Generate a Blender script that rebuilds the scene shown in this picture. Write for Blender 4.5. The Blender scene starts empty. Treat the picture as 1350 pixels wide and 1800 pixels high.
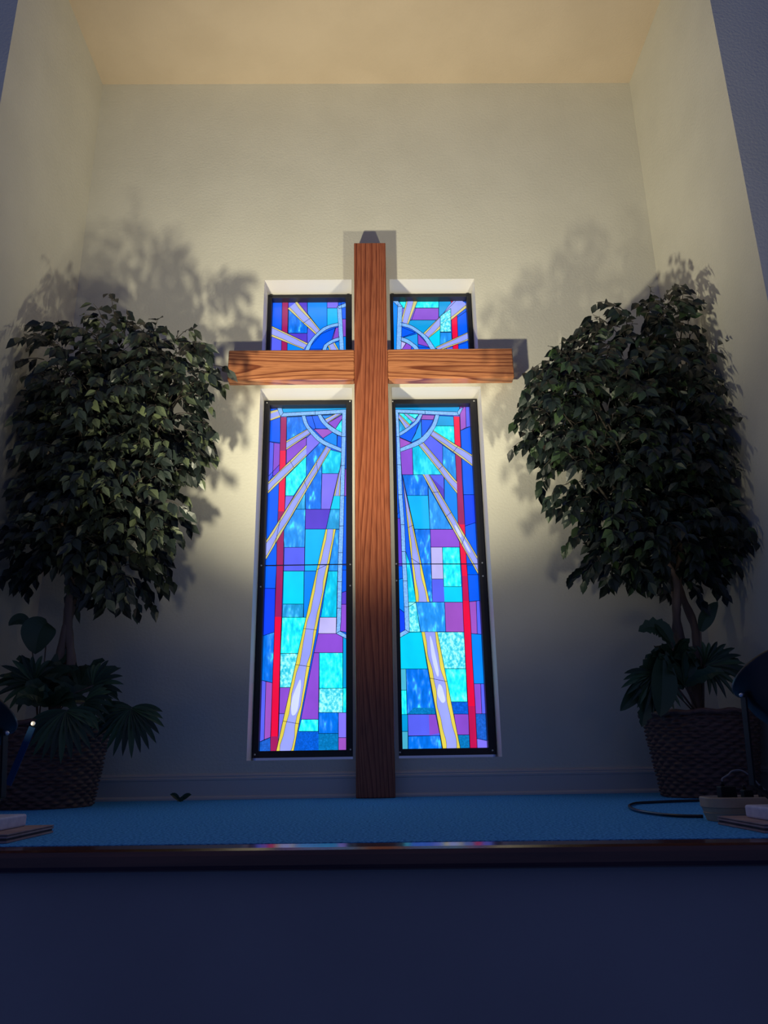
import bpy, bmesh, math, random
from mathutils import Vector, Matrix, noise
rnd = random.Random(7)
C = bpy.context.scene.collection
SC = bpy.context.scene
# ------------------------------------------------------------------ camera
FPX = 1352.0; CX, CY = 675.0, 900.0
yaw, pit, rol = [math.radians(a) for a in (0.8664, 17.7012, -0.8885)]
fw = Vector((math.sin(yaw)*math.cos(pit), math.cos(yaw)*math.cos(pit), math.sin(pit)))
rt0 = Vector((math.cos(yaw), -math.sin(yaw), 0)); up0 = rt0.cross(fw)
rt = rt0*math.cos(rol)+up0*math.sin(rol); up = -rt0*math.sin(rol)+up0*math.cos(rol)
EYE = Vector((0, -4.0, 0.18321))
cam = bpy.data.cameras.new('camera'); camo = bpy.data.objects.new('camera', cam); C.objects.link(camo)
cam.sensor_fit = 'VERTICAL'; cam.sensor_height = 24; cam.sensor_width = 24; cam.lens = FPX/1800*24
cam.clip_start = 0.02
M = Matrix((rt, up, -fw)).transposed().to_4x4(); M.translation = EYE
camo.matrix_world = M
SC.camera = camo
SC.view_settings.view_transform = 'Standard'; SC.view_settings.look = 'None'
SC.view_settings.gamma = 1.0; SC.view_settings.exposure = 0.0; SC.view_settings.use_curve_mapping = False
# ------------------------------------------------------------------ world and lamps
w = bpy.data.worlds.new('world'); SC.world = w; w.use_nodes = True
bgn = w.node_tree.nodes.get('Background') or w.node_tree.nodes.new('ShaderNodeBackground')
bgn.inputs[0].default_value = (0.28, 0.38, 0.98, 1); bgn.inputs[1].default_value = 0.16
def spot(name, loc, aim, power, size, blend, rad, col):
    l = bpy.data.lights.new(name, 'SPOT'); l.energy = power; l.spot_size = math.radians(size); l.spot_blend = blend
    l.shadow_soft_size = rad; l.color = col
    o = bpy.data.objects.new(name, l); C.objects.link(o); o.location = loc
    o.rotation_euler = (Vector(aim)-Vector(loc)).to_track_quat('-Z', 'Y').to_euler()
    return o
LAMP_R = Vector((0.96, -1.90, 0.45)); LAMP_L = Vector((-0.96, -1.88, 0.42))
WARM = (1.0, 0.92, 0.66)
spot('lamp_beam_right', LAMP_R, (-.20, 0, 3.05), 150, 76, 1.0, 0.06, WARM)
spot('lamp_spill_right', LAMP_R, (-.15, 0, 3.6), 26, 116, 1.0, 0.06, WARM)
spot('lamp_beam_left', LAMP_L, (0.25, 0, 3.2), 330, 80, 1.0, 0.06, WARM)
spot('lamp_spill_left', LAMP_L, (0.5, 0, 3.6), 34, 116, 1.0, 0.06, WARM)

# ------------------------------------------------------------------ helpers
def ray(px, py): return fw + rt*((px-CX)/FPX) - up*((py-CY)/FPX)
def atY(px, py, Y):
    d = ray(px, py); return EYE + d*((Y-EYE.y)/d.y)
def atZ(px, py, Z):
    d = ray(px, py); return EYE + d*((Z-EYE.z)/d.z)
def srgb(r, g, b):
    f = lambda c: (c/255/12.92 if c/255 <= .04045 else ((c/255+.055)/1.055)**2.4)
    return (f(r), f(g), f(b), 1)
def mat(name, col, rough=.6, metal=0, spec=.5):
    m = bpy.data.materials.new(name); m.use_nodes = True
    b = m.node_tree.nodes['Principled BSDF']
    b.inputs['Base Color'].default_value = col if len(col) == 4 else (*col, 1)
    b.inputs['Roughness'].default_value = rough; b.inputs['Metallic'].default_value = metal
    b.inputs['Specular IOR Level'].default_value = spec
    return m
def N(m, t, **kw):
    n = m.node_tree.nodes.new(t)
    for k, v in kw.items(): setattr(n, k, v)
    return n
def L(m, a, b): m.node_tree.links.new(a, b)
def bsdf(m): return m.node_tree.nodes['Principled BSDF']
def ramp(m, stops):
    r = N(m, 'ShaderNodeValToRGB'); e = r.color_ramp.elements
    while len(e) < len(stops): e.new(.5)
    for i, (p, c) in enumerate(stops): e[i].position = p; e[i].color = c if len(c) == 4 else (*c, 1)
    return r
def noisy(m, scale, c0, c1, stretch=(1, 1, 1), detail=4, bump=0, p0=.35, p1=.65, bscale=None, bdist=.002):
    tc = N(m, 'ShaderNodeTexCoord'); mp = N(m, 'ShaderNodeMapping'); mp.inputs['Scale'].default_value = stretch
    L(m, tc.outputs['Object'], mp.inputs[0])
    nz = N(m, 'ShaderNodeTexNoise'); nz.inputs['Scale'].default_value = scale; nz.inputs['Detail'].default_value = detail
    L(m, mp.outputs[0], nz.inputs[0])
    r = ramp(m, [(p0, c0), (p1, c1)]); L(m, nz.outputs[0], r.inputs[0]); L(m, r.outputs[0], bsdf(m).inputs['Base Color'])
    if bump:
        n2 = N(m, 'ShaderNodeTexNoise'); n2.inputs['Scale'].default_value = bscale or scale; n2.inputs['Detail'].default_value = 3
        L(m, mp.outputs[0], n2.inputs[0])
        bp = N(m, 'ShaderNodeBump'); bp.inputs['Strength'].default_value = bump; bp.inputs['Distance'].default_value = bdist
        L(m, n2.outputs[0], bp.inputs['Height']); L(m, bp.outputs[0], bsdf(m).inputs['Normal'])
    return m
def link(name, me, mats, parent=None, smooth=False):
    o = bpy.data.objects.new(name, me); C.objects.link(o)
    for m in (mats if isinstance(mats, list) else [mats]): me.materials.append(m)
    if parent: o.parent = parent
    if smooth:
        for p in me.polygons: p.use_smooth = True
    return o
class MB:
    def __init__(s): s.v = []; s.f = []; s.m = []
    def box(s, x0, x1, y0, y1, z0, z1, mi=0):
        n = len(s.v)
        s.v += [(x0,y0,z0),(x1,y0,z0),(x1,y1,z0),(x0,y1,z0),(x0,y0,z1),(x1,y0,z1),(x1,y1,z1),(x0,y1,z1)]
        for q in ((0,3,2,1),(4,5,6,7),(0,1,5,4),(1,2,6,5),(2,3,7,6),(3,0,4,7)): s.f.append(tuple(n+i for i in q)); s.m.append(mi)
    def prism(s, bot, top, mi=0):
        n = len(s.v); k = len(bot); s.v += [tuple(p) for p in bot]+[tuple(p) for p in top]
        s.f.append(tuple(n+i for i in reversed(range(k)))); s.f.append(tuple(n+k+i for i in range(k))); s.m += [mi, mi]
        for i in range(k): j = (i+1) % k; s.f.append((n+i, n+j, n+k+j, n+k+i)); s.m.append(mi)
    def poly(s, pts, mi=0):
        n = len(s.v); s.v += [tuple(p) for p in pts]; s.f.append(tuple(range(n, n+len(pts)))); s.m.append(mi)
    def tube(s, pts, rads, k=8, mi=0, cap=True):
        n = len(s.v); pts = [Vector(p) for p in pts]
        if not hasattr(rads, '__len__'): rads = [rads]*len(pts)
        ref = None
        for i, p in enumerate(pts):
            t = (pts[min(i+1, len(pts)-1)]-pts[max(i-1, 0)]).normalized()
            if ref is None: ref = t.orthogonal().normalized()
            ref = (ref - t*ref.dot(t)).normalized(); b = t.cross(ref)
            for j in range(k):
                a = 2*math.pi*j/k; s.v.append(tuple(p+(ref*math.cos(a)+b*math.sin(a))*rads[i]))
        for i in range(len(pts)-1):
            for j in range(k):
                a = n+i*k+j; b2 = n+i*k+(j+1) % k; s.f.append((a, b2, b2+k, a+k)); s.m.append(mi)
        if cap:
            s.f.append(tuple(n+j for j in reversed(range(k)))); s.f.append(tuple(n+(len(pts)-1)*k+j for j in range(k))); s.m += [mi, mi]
    def build(s, name, mats, parent=None, smooth=False, bevel=0):
        me = bpy.data.meshes.new(name); me.from_pydata(s.v, [], s.f); me.update()
        for p, i in zip(me.polygons, s.m): p.material_index = i
        o = link(name, me, mats, parent, smooth)
        if bevel:
            b = o.modifiers.new('b', 'BEVEL'); b.width = bevel; b.segments = 3; b.limit_method = 'ANGLE'
        return o
def lathe(prof, k=48):
    mb = MB(); n = len(prof)
    for r, z in prof:
        for j in range(k): a = 2*math.pi*j/k; mb.v.append((r*math.cos(a), r*math.sin(a), z))
    for i in range(n-1):
        for j in range(k): a = i*k+j; b = i*k+(j+1) % k; mb.f.append((a, b, b+k, a+k)); mb.m.append(0)
    return mb
def empty(name, loc=(0, 0, 0)):
    o = bpy.data.objects.new(name, None); C.objects.link(o); o.location = loc; o.empty_display_size = .05; return o
def tag(o, label=None, cat=None, group=None, kind=None):
    if label: o['label'] = label
    if cat: o['category'] = cat
    if group: o['group'] = group
    if kind: o['kind'] = kind
    return o
def struct(o): o['kind'] = 'structure'; return o
def child(o, root):      # keep the world place of a part built in world coordinates
    o.parent = root; o.matrix_parent_inverse = Matrix.Translation(-Vector(root.location)); return o

# ------------------------------------------------------------------ materials
WALL = noisy(mat('painted_wall', (0, 0, 0), .75, 0, .25), 3, srgb(216, 213, 198), srgb(222, 219, 204), bump=.45, bscale=70, bdist=.004)
CEIL = noisy(mat('painted_ceiling', (0, 0, 0), .8, 0, .2), 3, srgb(202, 184, 160), srgb(208, 190, 166), bump=.4, bscale=70, bdist=.004)
WHITE = mat('painted_reveal', srgb(226, 222, 212), .55)
TRIM = mat('trim_paint', srgb(205, 200, 195), .35)
CARPET = noisy(mat('carpet', (0, 0, 0), .95, 0, .1), 130, srgb(44, 126, 196), srgb(106, 196, 250), p0=.38, p1=.62, detail=6, bump=.8, bscale=420, bdist=.004)
RISER = noisy(mat('riser_paint', (0, 0, 0), .8), 2, srgb(150, 140, 138), srgb(158, 148, 146))
DARKW = noisy(mat('dark_stained_wood', (0, 0, 0), .16, 0, .6), 30, srgb(70, 36, 30), srgb(98, 54, 42), stretch=(.06, 1, 1), bump=.15, bdist=.001)
BLACKM = mat('black_painted_metal', srgb(20, 21, 26), .38, 0, .5)
FRAME = mat('satin_black_frame', srgb(20, 22, 32), .5, 0, .5)
BLACKP = mat('black_plastic', srgb(10, 10, 12), .6, 0, .3)
LEAD = mat('lead_came', srgb(10, 25, 70), .5)
STEEL = mat('bright_screw', srgb(225, 225, 225), .3, .6)

def wood(name, axis, c_lo, c_mid, c_hi, seed, zs, lin):
    m = mat(name, (0, 0, 0), .24, 0, .5); tc = N(m, 'ShaderNodeTexCoord'); mp = N(m, 'ShaderNodeMapping')
    st = [1, 1, 1]; st[axis] = .075; mp.inputs['Scale'].default_value = st; mp.inputs['Location'].default_value = (seed, seed*.3, seed*.7)
    L(m, tc.outputs['Object'], mp.inputs[0])
    nz = N(m, 'ShaderNodeTexNoise'); nz.inputs['Scale'].default_value = 5.5; nz.inputs['Detail'].default_value = 1.2; nz.inputs['Roughness'].default_value = .4
    L(m, mp.outputs[0], nz.inputs[0])
    mul = N(m, 'ShaderNodeMath', operation='MULTIPLY'); mul.inputs[1].default_value = zs; L(m, nz.outputs[0], mul.inputs[0])
    sx = N(m, 'ShaderNodeSeparateXYZ'); L(m, tc.outputs['Object'], sx.inputs[0])
    ml = N(m, 'ShaderNodeMath', operation='MULTIPLY_ADD'); ml.inputs[1].default_value = lin; L(m, sx.outputs[0 if axis == 2 else 2], ml.inputs[0]); L(m, mul.outputs[0], ml.inputs[2])
    fr = N(m, 'ShaderNodeMath', operation='FRACT'); L(m, ml.outputs[0], fr.inputs[0])
    r = ramp(m, [(0, c_hi), (.55, c_mid), (.86, c_lo), (.93, c_lo), (1, c_hi)]); L(m, fr.outputs[0], r.inputs[0])
    mp2 = N(m, 'ShaderNodeMapping'); s2 = [1, 1, 1]; s2[axis] = .03; mp2.inputs['Scale'].default_value = s2
    L(m, tc.outputs['Object'], mp2.inputs[0])
    n2 = N(m, 'ShaderNodeTexNoise'); n2.inputs['Scale'].default_value = 260; n2.inputs['Detail'].default_value = 2; L(m, mp2.outputs[0], n2.inputs[0])
    r2 = ramp(m, [(.36, (.5, .45, .42, 1)), (.55, (1, 1, 1, 1))]); L(m, n2.outputs[0], r2.inputs[0])
    mx = N(m, 'ShaderNodeMix', data_type='RGBA', blend_type='MULTIPLY'); mx.inputs[0].default_value = .75
    L(m, r.outputs[0], mx.inputs[6]); L(m, r2.outputs[0], mx.inputs[7]); L(m, mx.outputs[2], bsdf(m).inputs['Base Color'])
    return m
OAKV = wood('oak_upright', 2, srgb(122, 62, 38), srgb(158, 90, 60), srgb(166, 98, 66), 3.3, 16, 48)
OAKH = wood('oak_crossbar', 0, srgb(126, 68, 42), srgb(190, 124, 82), srgb(200, 132, 88), 8.1, 17, 12)

# ------------------------------------------------------------------ setting
XL, XR, YN, ZC = -1.753, 1.742, -1.085, 4.446
WIN = {'ul': (-.638, -.113, 2.345, 2.936), 'ur': (.114, .628, 2.345, 2.936), 'll': (-.638, -.110, .178, 2.213), 'lr': (.116, .628, .178, 2.213)}
TH = .30
mb = MB()
xs = [XL-.12, -.638, -.112, .115, .628, XR+.12]; zs = [0, .178, 2.213, 2.345, 2.936, ZC+.1]
for i in range(5):
    for j in range(5):
        if i in (1, 3) and j in (1, 3): continue
        for Y, order in ((0, 1), (TH, -1)):
            q = [(xs[i], Y, zs[j]), (xs[i+1], Y, zs[j]), (xs[i+1], Y, zs[j+1]), (xs[i], Y, zs[j+1])]
            mb.poly(q if order == 1 else q[::-1])
struct(mb.build('wall_back', WALL))
def reveal(i, key):
    x0, x1, z0, z1 = WIN[key]; y0, y1 = 0, TH; m = MB()
    m.poly([(x0, y0, z0), (x0, y0, z1), (x0, y1, z1), (x0, y1, z0)]); m.poly([(x1, y0, z0), (x1, y1, z0), (x1, y1, z1), (x1, y0, z1)])
    m.poly([(x0, y0, z1), (x1, y0, z1), (x1, y1, z1), (x0, y1, z1)]); m.poly([(x0, y0, z0), (x0, y1, z0), (x1, y1, z0), (x1, y0, z0)])
    struct(m.build('trim_%d' % i, WHITE))
for i, k in enumerate(('ul', 'ur', 'll', 'lr')): reveal(i+1, k)
mb = MB(); mb.box(XL-.12, XL, YN, 0, 0, ZC); struct(mb.build('wall_left', WALL))
mb = MB(); mb.box(XR, XR+.12, YN, 0, 0, ZC); struct(mb.build('wall_right', WALL))
mb = MB(); mb.box(XL-.12, XR+.12, YN, 0, ZC, ZC+.12); struct(mb.build('ceiling', CEIL))
mb = MB(); mb.box(-4.2, XL-.12, YN, YN+.12, 0, 5.6); struct(mb.build('wall_front_left', WALL))
mb = MB(); mb.box(XR+.12, 4.2, YN, YN+.12, 0, 5.6); struct(mb.build('wall_front_right', WALL))
mb = MB(); mb.box(XL-.12, XR+.12, YN, YN+.12, ZC+.12, 5.6); struct(mb.build('wall_front_header', WALL))
# raised platform: the front edge runs very slightly askew
def yedge(x): return -2.10 - .055*x
mb = MB(); b = [(-4.2, yedge(-4.2), -.03), (4.2, yedge(4.2), -.03), (4.2, 0, -.03), (-4.2, 0, -.03)]
mb.prism(b, [(x, y, 0) for x, y, z in b]); struct(mb.build('floor', CARPET))
mb = MB()
prof = [(-.002, -.047), (.0, -.004), (-.008, -.001), (-.085, -.001), (-.098, -.005), (-.104, -.014), (-.104, -.034), (-.098, -.043), (-.088, -.047)]
pa = [(-4.2, yedge(-4.2)+dy, z) for dy, z in prof]; pb = [(4.2, yedge(4.2)+dy, z) for dy, z in prof]
mb.prism(pa, pb); struct(mb.build('trim_5', DARKW))
mb = MB(); mb.prism([(-4.2, yedge(-4.2)-.055, -.95), (4.2, yedge(4.2)-.055, -.95), (4.2, -.2, -.95), (-4.2, -.2, -.95)],
                    [(-4.2, yedge(-4.2)-.055, -.031), (4.2, yedge(4.2)-.055, -.031), (4.2, -.2, -.031), (-4.2, -.2, -.031)])
struct(mb.build('wall_riser', RISER))
mb = MB(); mb.box(-4.2, 4.2, -6.5, -1.8, -1.0, -.95); struct(mb.build('floor_nave', CARPET))
def base_profile(out):
    return [(0, 0), (out*.022, 0), (out*.022, .008), (out*.018, .015), (out*.013, .018), (out*.013, .088), (out*.016, .092), (out*.016, .1), (out*.012, .104), (out*.013, .11), (out*.008, .118), (0, .12)]
pr = base_profile(-1)
mb = MB(); mb.prism([(XL, y, z) for y, z in pr], [(XR, y, z) for y, z in pr]); struct(mb.build('baseboard_back', TRIM))
mb = MB(); mb.prism([(XL-y, YN, z) for y, z in pr], [(XL-y, -.02, z) for y, z in pr]); struct(mb.build('baseboard_left', TRIM))
mb = MB(); mb.prism([(XR+y, YN, z) for y, z in pr], [(XR+y, -.02, z) for y, z in pr]); struct(mb.build('baseboard_right', TRIM))

# ------------------------------------------------------------------ stained glass
PAL = {
 'B1': ((0, 88, 236), 0), 'B2': ((12, 62, 245), 0), 'BD': ((22, 92, 200), 2), 'SK': ((0, 128, 240), 0), 'SH': ((0, 112, 232), 1),
 'S2': ((32, 142, 238), 1), 'CY': ((0, 172, 244), 0), 'TQ': ((0, 200, 238), 0), 'TH': ((0, 195, 236), 1), 'TD': ((0, 150, 214), 0),
 'TE': ((28, 150, 212), 1), 'TG': ((70, 175, 205), 0), 'CB': ((28, 150, 232), 0), 'DT': ((0, 118, 188), 2), 'AQ': ((30, 222, 240), 3),
 'AP': ((72, 214, 232), 4), 'PU': ((132, 72, 200), 0), 'PR': ((150, 78, 186), 0), 'VI': ((84, 56, 198), 0), 'LV': ((120, 108, 232), 0),
 'LB': ((84, 94, 234), 0), 'WP': ((182, 176, 234), 0), 'RD': ((226, 0, 56), 0), 'RM': ((186, 10, 76), 0), 'RK': ((152, 22, 88), 0),
 'WB': ((126, 182, 250), 2), 'GR': ((146, 156, 240), 0), 'GY': ((160, 160, 214), 0), 'GW': ((196, 206, 248), 0), 'YE': ((200, 190, 120), 0), 'Y2': ((216, 200, 72), 0), 'BS': ((0, 92, 214), 2)}
GMATS = {}
def glassmat(code):
    (rgb, kind) = PAL[code]; c = srgb(*rgb)
    m = mat('glass_'+code.lower(), (.02, .03, .06, 1), .25)
    tc = N(m, 'ShaderNodeTexCoord'); mp = N(m, 'ShaderNodeMapping'); L(m, tc.outputs['Object'], mp.inputs[0])
    nz = N(m, 'ShaderNodeTexNoise'); L(m, mp.outputs[0], nz.inputs[0])
    dk = tuple(x*.72 for x in c[:3]); lt = tuple(min(1, x*1.22+.008) for x in c[:3])
    if kind == 0:   sc, st, stops = 9, (1, 1, .6), [(.25, tuple(x*.86 for x in c[:3])), (.75, tuple(min(1, x*1.1) for x in c[:3]))]
    elif kind == 1: sc, st, stops = 42, (1, 1, .35), [(.3, dk), (.52, c), (.62, tuple(min(1, x*1.25+.03) for x in c[:3])), (.72, (.05, .75, .95))]
    elif kind == 2: sc, st, stops = 120, (1, 1, 1), [(.35, dk), (.6, c), (.75, lt)]
    elif kind == 3: sc, st, stops = 48, (1, 1, .5), [(.28, (.0, .50, .80)), (.48, (.01, .82, .90)), (.62, (.06, .95, .95)), (.75, (.25, 1, .95))]
    else:           sc, st, stops = 85, (1, 1, .7), [(.35, (.02, .50, .68)), (.5, (.12, .72, .82)), (.62, (.35, .95, .92))]
    mp.inputs['Scale'].default_value = st; nz.inputs['Scale'].default_value = sc; nz.inputs['Detail'].default_value = 2.5
    r = ramp(m, stops); L(m, nz.outputs[0], r.inputs[0]); L(m, r.outputs[0], bsdf(m).inputs['Emission Color'])
    bsdf(m).inputs['Emission Strength'].default_value = 1.22
    return m
for k in PAL: GMATS[k] = glassmat(k)
CODES = list(PAL)
CR = {'A': (430, 490, 5.805), 'B': (650, 490, 5.805), '3': (420, 700, 5.627), '4': (420, 1000, 5.141), '5': (670, 700, 5.627), '6': (670, 1000, 5.141),
      'g': (440, 840, 6.75), 'h': (440, 1090, 6.75), 'r': (680, 840, 6.75), 's': (690, 1090, 6.75), 't': (680, 700, 7.94)}
YG = .205
def P(s):
    out = []; cur = None
    for tok in s.split():
        if tok in CR: cur = CR[tok]; continue
        x, y = [float(q) for q in tok.split(',')]
        out.append((cur[0]+x/cur[2], cur[1]+y/cur[2]))
    return out
class Glass:
    def __init__(s, box): s.mb = MB(); s.cm = MB(); s.box = box
    def w(s, p, lay):
        q = atY(p[0], p[1], YG); x0, x1, z0, z1 = s.box
        return (min(max(q.x, x0-.012), x1+.012), YG-.0022*lay, min(max(q.z, z0-.012), z1+.012))
    def came(s, pts, lay, wd=.0026, closed=True):
        q = [Vector(s.w(p, lay)) for p in pts]; n = len(q)
        for i in range(n if closed else n-1):
            a, b = q[i], q[(i+1) % n]; d = b-a
            if d.length < .004: continue
            d.normalize(); nn = Vector((-d.z, 0, d.x))*(wd/2)
            y0 = a.y; y1 = a.y-.0014
            mk = lambda p, y: (p.x, y, p.z)
            s.cm.prism([mk(a-nn, y0), mk(b-nn, y0), mk(b+nn, y0), mk(a+nn, y0)], [mk(a-nn, y1), mk(b-nn, y1), mk(b+nn, y1), mk(a+nn, y1)])
    def cell(s, code, pts, lay=0, lead=True):
        if isinstance(pts, str): pts = P(pts)
        s.mb.poly([s.w(p, lay) for p in pts], CODES.index(code))
        if lead: s.came(pts, lay)
    def strip(s, code, a, b, lay, lead=True):     # band between two polylines
        a = P(a) if isinstance(a, str) else a; b = P(b) if isinstance(b, str) else b
        n = 24
        def samp(q, t):
            Ls = [math.dist(q[i], q[i+1]) for i in range(len(q)-1)]; T = sum(Ls)*t
            for i, l in enumerate(Ls):
                if T <= l or i == len(Ls)-1: u = T/l if l else 0; return (q[i][0]+(q[i+1][0]-q[i][0])*u, q[i][1]+(q[i+1][1]-q[i][1])*u)
                T -= l
        if len(a) > 2 and len(a) == 5: 
            # smooth arcs through five points (Catmull-Rom)
            def cr(q):
                o = []; e = [q[0]]+list(q)+[q[-1]]
                for i in range(1, len(e)-2):
                    for k in range(6):
                        t = k/6; p0, p1, p2, p3 = e[i-1], e[i], e[i+1], e[i+2]
                        o.append(tuple(.5*((2*p1[d])+(-p0[d]+p2[d])*t+(2*p0[d]-5*p1[d]+4*p2[d]-p3[d])*t*t+(-p0[d]+3*p1[d]-3*p2[d]+p3[d])*t**3) for d in (0, 1)))
                o.append(q[-1]); return o
            a = cr(a); b = cr(b)
        A = [samp(a, i/n) for i in range(n+1)]; B = [samp(b, i/n) for i in range(n+1)]
        for i in range(n): s.mb.poly([s.w(A[i], lay), s.w(A[i+1], lay), s.w(B[i+1], lay), s.w(B[i], lay)], CODES.index(code))
        if lead: s.came(A, lay, closed=False); s.came(B, lay, closed=False)
    def ray(s, q, seed, core='GR', edge='YE', cuts=(), blotch=()):      # q = left start, left end, right start, right end
        q = P(q) if isinstance(q, str) else q
        l0, l1, r0, r1 = q; n = 22
        Ls = math.dist(l0, l1)
        def pt(t, u): 
            a = (l0[0]+(l1[0]-l0[0])*t, l0[1]+(l1[1]-l0[1])*t); b = (r0[0]+(r1[0]-r0[0])*t, r0[1]+(r1[1]-r0[1])*t)
            return (a[0]+(b[0]-a[0])*u, a[1]+(b[1]-a[1])*u)
        s.mb.poly([s.w(p, 2) for p in (l0, l1, r1, r0)], CODES.index(edge)); s.came([l0, l1], 2, closed=False); s.came([r0, r1], 2, closed=False)
        uL = [.20+.05*math.sin(i/n*Ls/16+seed)+.03*math.sin(i/n*Ls/7+seed*2) for i in range(n+1)]
        uR = [.80+.05*math.sin(i/n*Ls/14+seed*3)+.03*math.sin(i/n*Ls/8+seed) for i in range(n+1)]
        A = [pt(i/n, uL[i]) for i in range(n+1)]; B = [pt(i/n, uR[i]) for i in range(n+1)]
        for i in range(n): s.mb.poly([s.w(A[i], 2.5), s.w(A[i+1], 2.5), s.w(B[i+1], 2.5), s.w(B[i], 2.5)], CODES.index(core))
        s.came(A, 2.5, .0016, False); s.came(B, 2.5, .0016, False)
        for t, dt in cuts: s.came([pt(t, 0), pt(min(1, t+dt), 1)], 2.7, .0022, False)
        for t0, t1, w0, w1 in blotch:
            m = 16; pts = []
            for i in range(m):
                a = 2*math.pi*i/m; t = (t0+t1)/2+(t1-t0)/2*math.cos(a); ww = w0+(w1-w0)*(math.cos(a)+1)/2
                pts.append(pt(t, .5+ww*math.sin(a)*(1+.15*math.sin(3*a))))
            s.cell('GW', pts, 2.6, False)
    def build(s, root):
        x0, x1, z0, z1 = s.box
        s.mb.box(x0-.012, x1+.012, YG+.002, YG+.006, z0-.012, z1+.012, CODES.index('B1'))
        g = s.mb.build('stained_glass', [GMATS[k] for k in CODES]); child(g, root)
        c = s.cm.build('lead_came', LEAD); c.parent = g; return g
def window(n, key, fl, gb, screws):
    x0, x1, z0, z1 = WIN[key]; r = empty('window_%d' % n, ((x0+x1)/2, .15, z0)); struct(r)
    fx0, fx1, fz0, fz1 = fl; gx0, gx1, gz0, gz1 = gb
    m = MB(); ya, yb = .150, .225
    m.box(fx0, gx0, ya, yb, fz0, fz1); m.box(gx1, fx1, ya, yb, fz0, fz1); m.box(gx0, gx1, ya, yb, fz0, gz0); m.box(gx0, gx1, ya, yb, gz1, fz1)
    if key[0] == 'u':
        for a in (fx0+.012, fx1-.028): m.box(a, a+.016, .146, .152, fz1-.01, fz1+.003)
    child(m.build('window_frame', FRAME, bevel=.0012), r)
    for sx, sz in screws:
        s = lathe([(0, .0), (.0045, .0), (.0045, .002), (.003, .0035), (0, .0038)], 12); o = s.build('screw', STEEL)
        o.rotation_euler = (math.pi/2, 0, 0); o.location = (sx, .1495, sz); child(o, r)
    return r
gbs = {'ul': (-.612, -.155, 2.37, 2.911), 'ur': (.140, .598, 2.37, 2.911), 'll': (-.603, -.152, .224, 2.181), 'lr': (.140, .584, .224, 2.181)}
# --- lower left window
G = Glass(gbs['ll']); c = G.cell
c('B1', '3 300,60 410,60 410,440 303,430'); c('TD', '3 410,60 1075,60 1060,160 440,190'); 
c('LB', '3 300,430 345,440 335,760 285,850'); c('PU', '3 345,440 410,450 402,760 335,770')
c('B1', '3 285,780 408,650 370,1658 255,1652'); c('B1', 'g 175,1045 312,1045 298,1312 165,1310')
c('B2', 'g 165,1310 298,1312 h 285,142 150,187'); c('SH', 'h 150,187 285,142 265,745 130,712'); c('LB', 'h 130,712 185,728 165,1420 105,1450')
c('PR', 'h 185,728 265,745 240,1390 165,1420'); c('BD', 'h 105,1450 240,1390 240,1580 100,1580')
c('SH', '3 472,185 660,175 690,310 472,435'); c('PU', '3 470,505 668,385 668,470 470,650')
c('LV', '3 668,395 715,350 800,440 665,580'); c('AQ', '3 665,575 665,775 540,965 460,965 465,780')
c('SH', '3 800,440 870,485 665,800 665,575'); c('TH', '3 905,510 1015,538 1005,675 985,745 822,745 822,640')
c('LV', '3 822,745 985,745 903,1098 812,1098'); c('SH', '3 822,640 812,1098 655,1098 658,900')
c('TQ', '3 938,965 1002,965 998,1098 905,1098'); c('TE', '3 905,1098 998,1098 992,1295 862,1295'); c('VI', '3 658,1098 905,1098 862,1295 655,1295')
c('LV', '3 460,965 545,965 452,1120'); c('TE', '3 658,930 658,1098 565,1098'); c('S2', '3 565,1098 658,1098 650,1475 450,1475 435,1320')
c('CY', '3 656,1295 865,1295 780,1710 650,1710'); c('LB', '3 448,1475 650,1475 648,1710 442,1710'); c('S2', '3 950,1297 994,1297 976,1710 885,1710')
c('TQ', 'g 395,1105 638,1105 632,1498 385,1498'); c('TE', 'g 385,1498 632,1498 628,1655 378,1655'); c('SK', 'g 640,1105 790,1105 670,1655 632,1655')
c('TH', 'g 925,1105 1035,1105 1022,1655 835,1655'); c('AQ', 'g 378,1655 670,1655 h 565,395 358,395'); c('WP', 'g 825,1655 1022,1655 h 1018,160 805,160')
c('PU', 'h 805,160 1020,160 1100,205 1100,388 755,388'); c('AP', 'h 358,395 568,395 480,800 350,800'); c('PU', 'h 350,800 482,800 415,1110 342,1110')
c('LV', 'h 342,1110 418,1110 330,1490'); c('PU', 'h 755,388 818,388 808,1178 600,1178'); c('AQ', 'h 818,388 1097,388 1097,810 818,810')
c('AP', 'h 818,810 1100,810 1098,1097 812,1097'); c('TD', 'h 1098,200 1160,225 1160,805 1098,805'); c('AQ', 'h 1100,805 1160,805 1160,1097 1098,1097')
c('AQ', 'h 605,1178 808,1178 806,1320 570,1320'); c('BS', 'h 570,1320 806,1320 806,1580 510,1580', 0, False); c('SH', 'h 808,1097 1045,1097 1045,1345 808,1345'); c('DT', 'h 808,1345 1045,1345 1042,1580 808,1580', 0, False)
c('LV', 'h 1045,1097 1160,1097 1160,1395 1045,1395'); c('PR', 'h 1045,1395 1160,1395 1160,1580 1045,1580')
c('B1', '3 1055,430 1090,430 1090,700 1050,700'); c('PU', '3 1050,700 1090,700 1090,968 1040,968'); c('B1', '3 1040,968 1090,968 1090,1700 1020,1700')
c('B1', 'g 1090,1040 1165,1040 1165,1335 1085,1360'); c('VI', 'g 1085,1360 1165,1335 1165,1500 1080,1500'); c('PU', 'g 1080,1500 1165,1500 h 1165,150 1065,130')
G.strip('RK', '3 413,188 411,350 405,520', '3 472,186 470,350 466,520', 1); G.strip('RD', '3 405,520 398,800 388,1120', '3 466,520 460,850 452,1120', 1)
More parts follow.
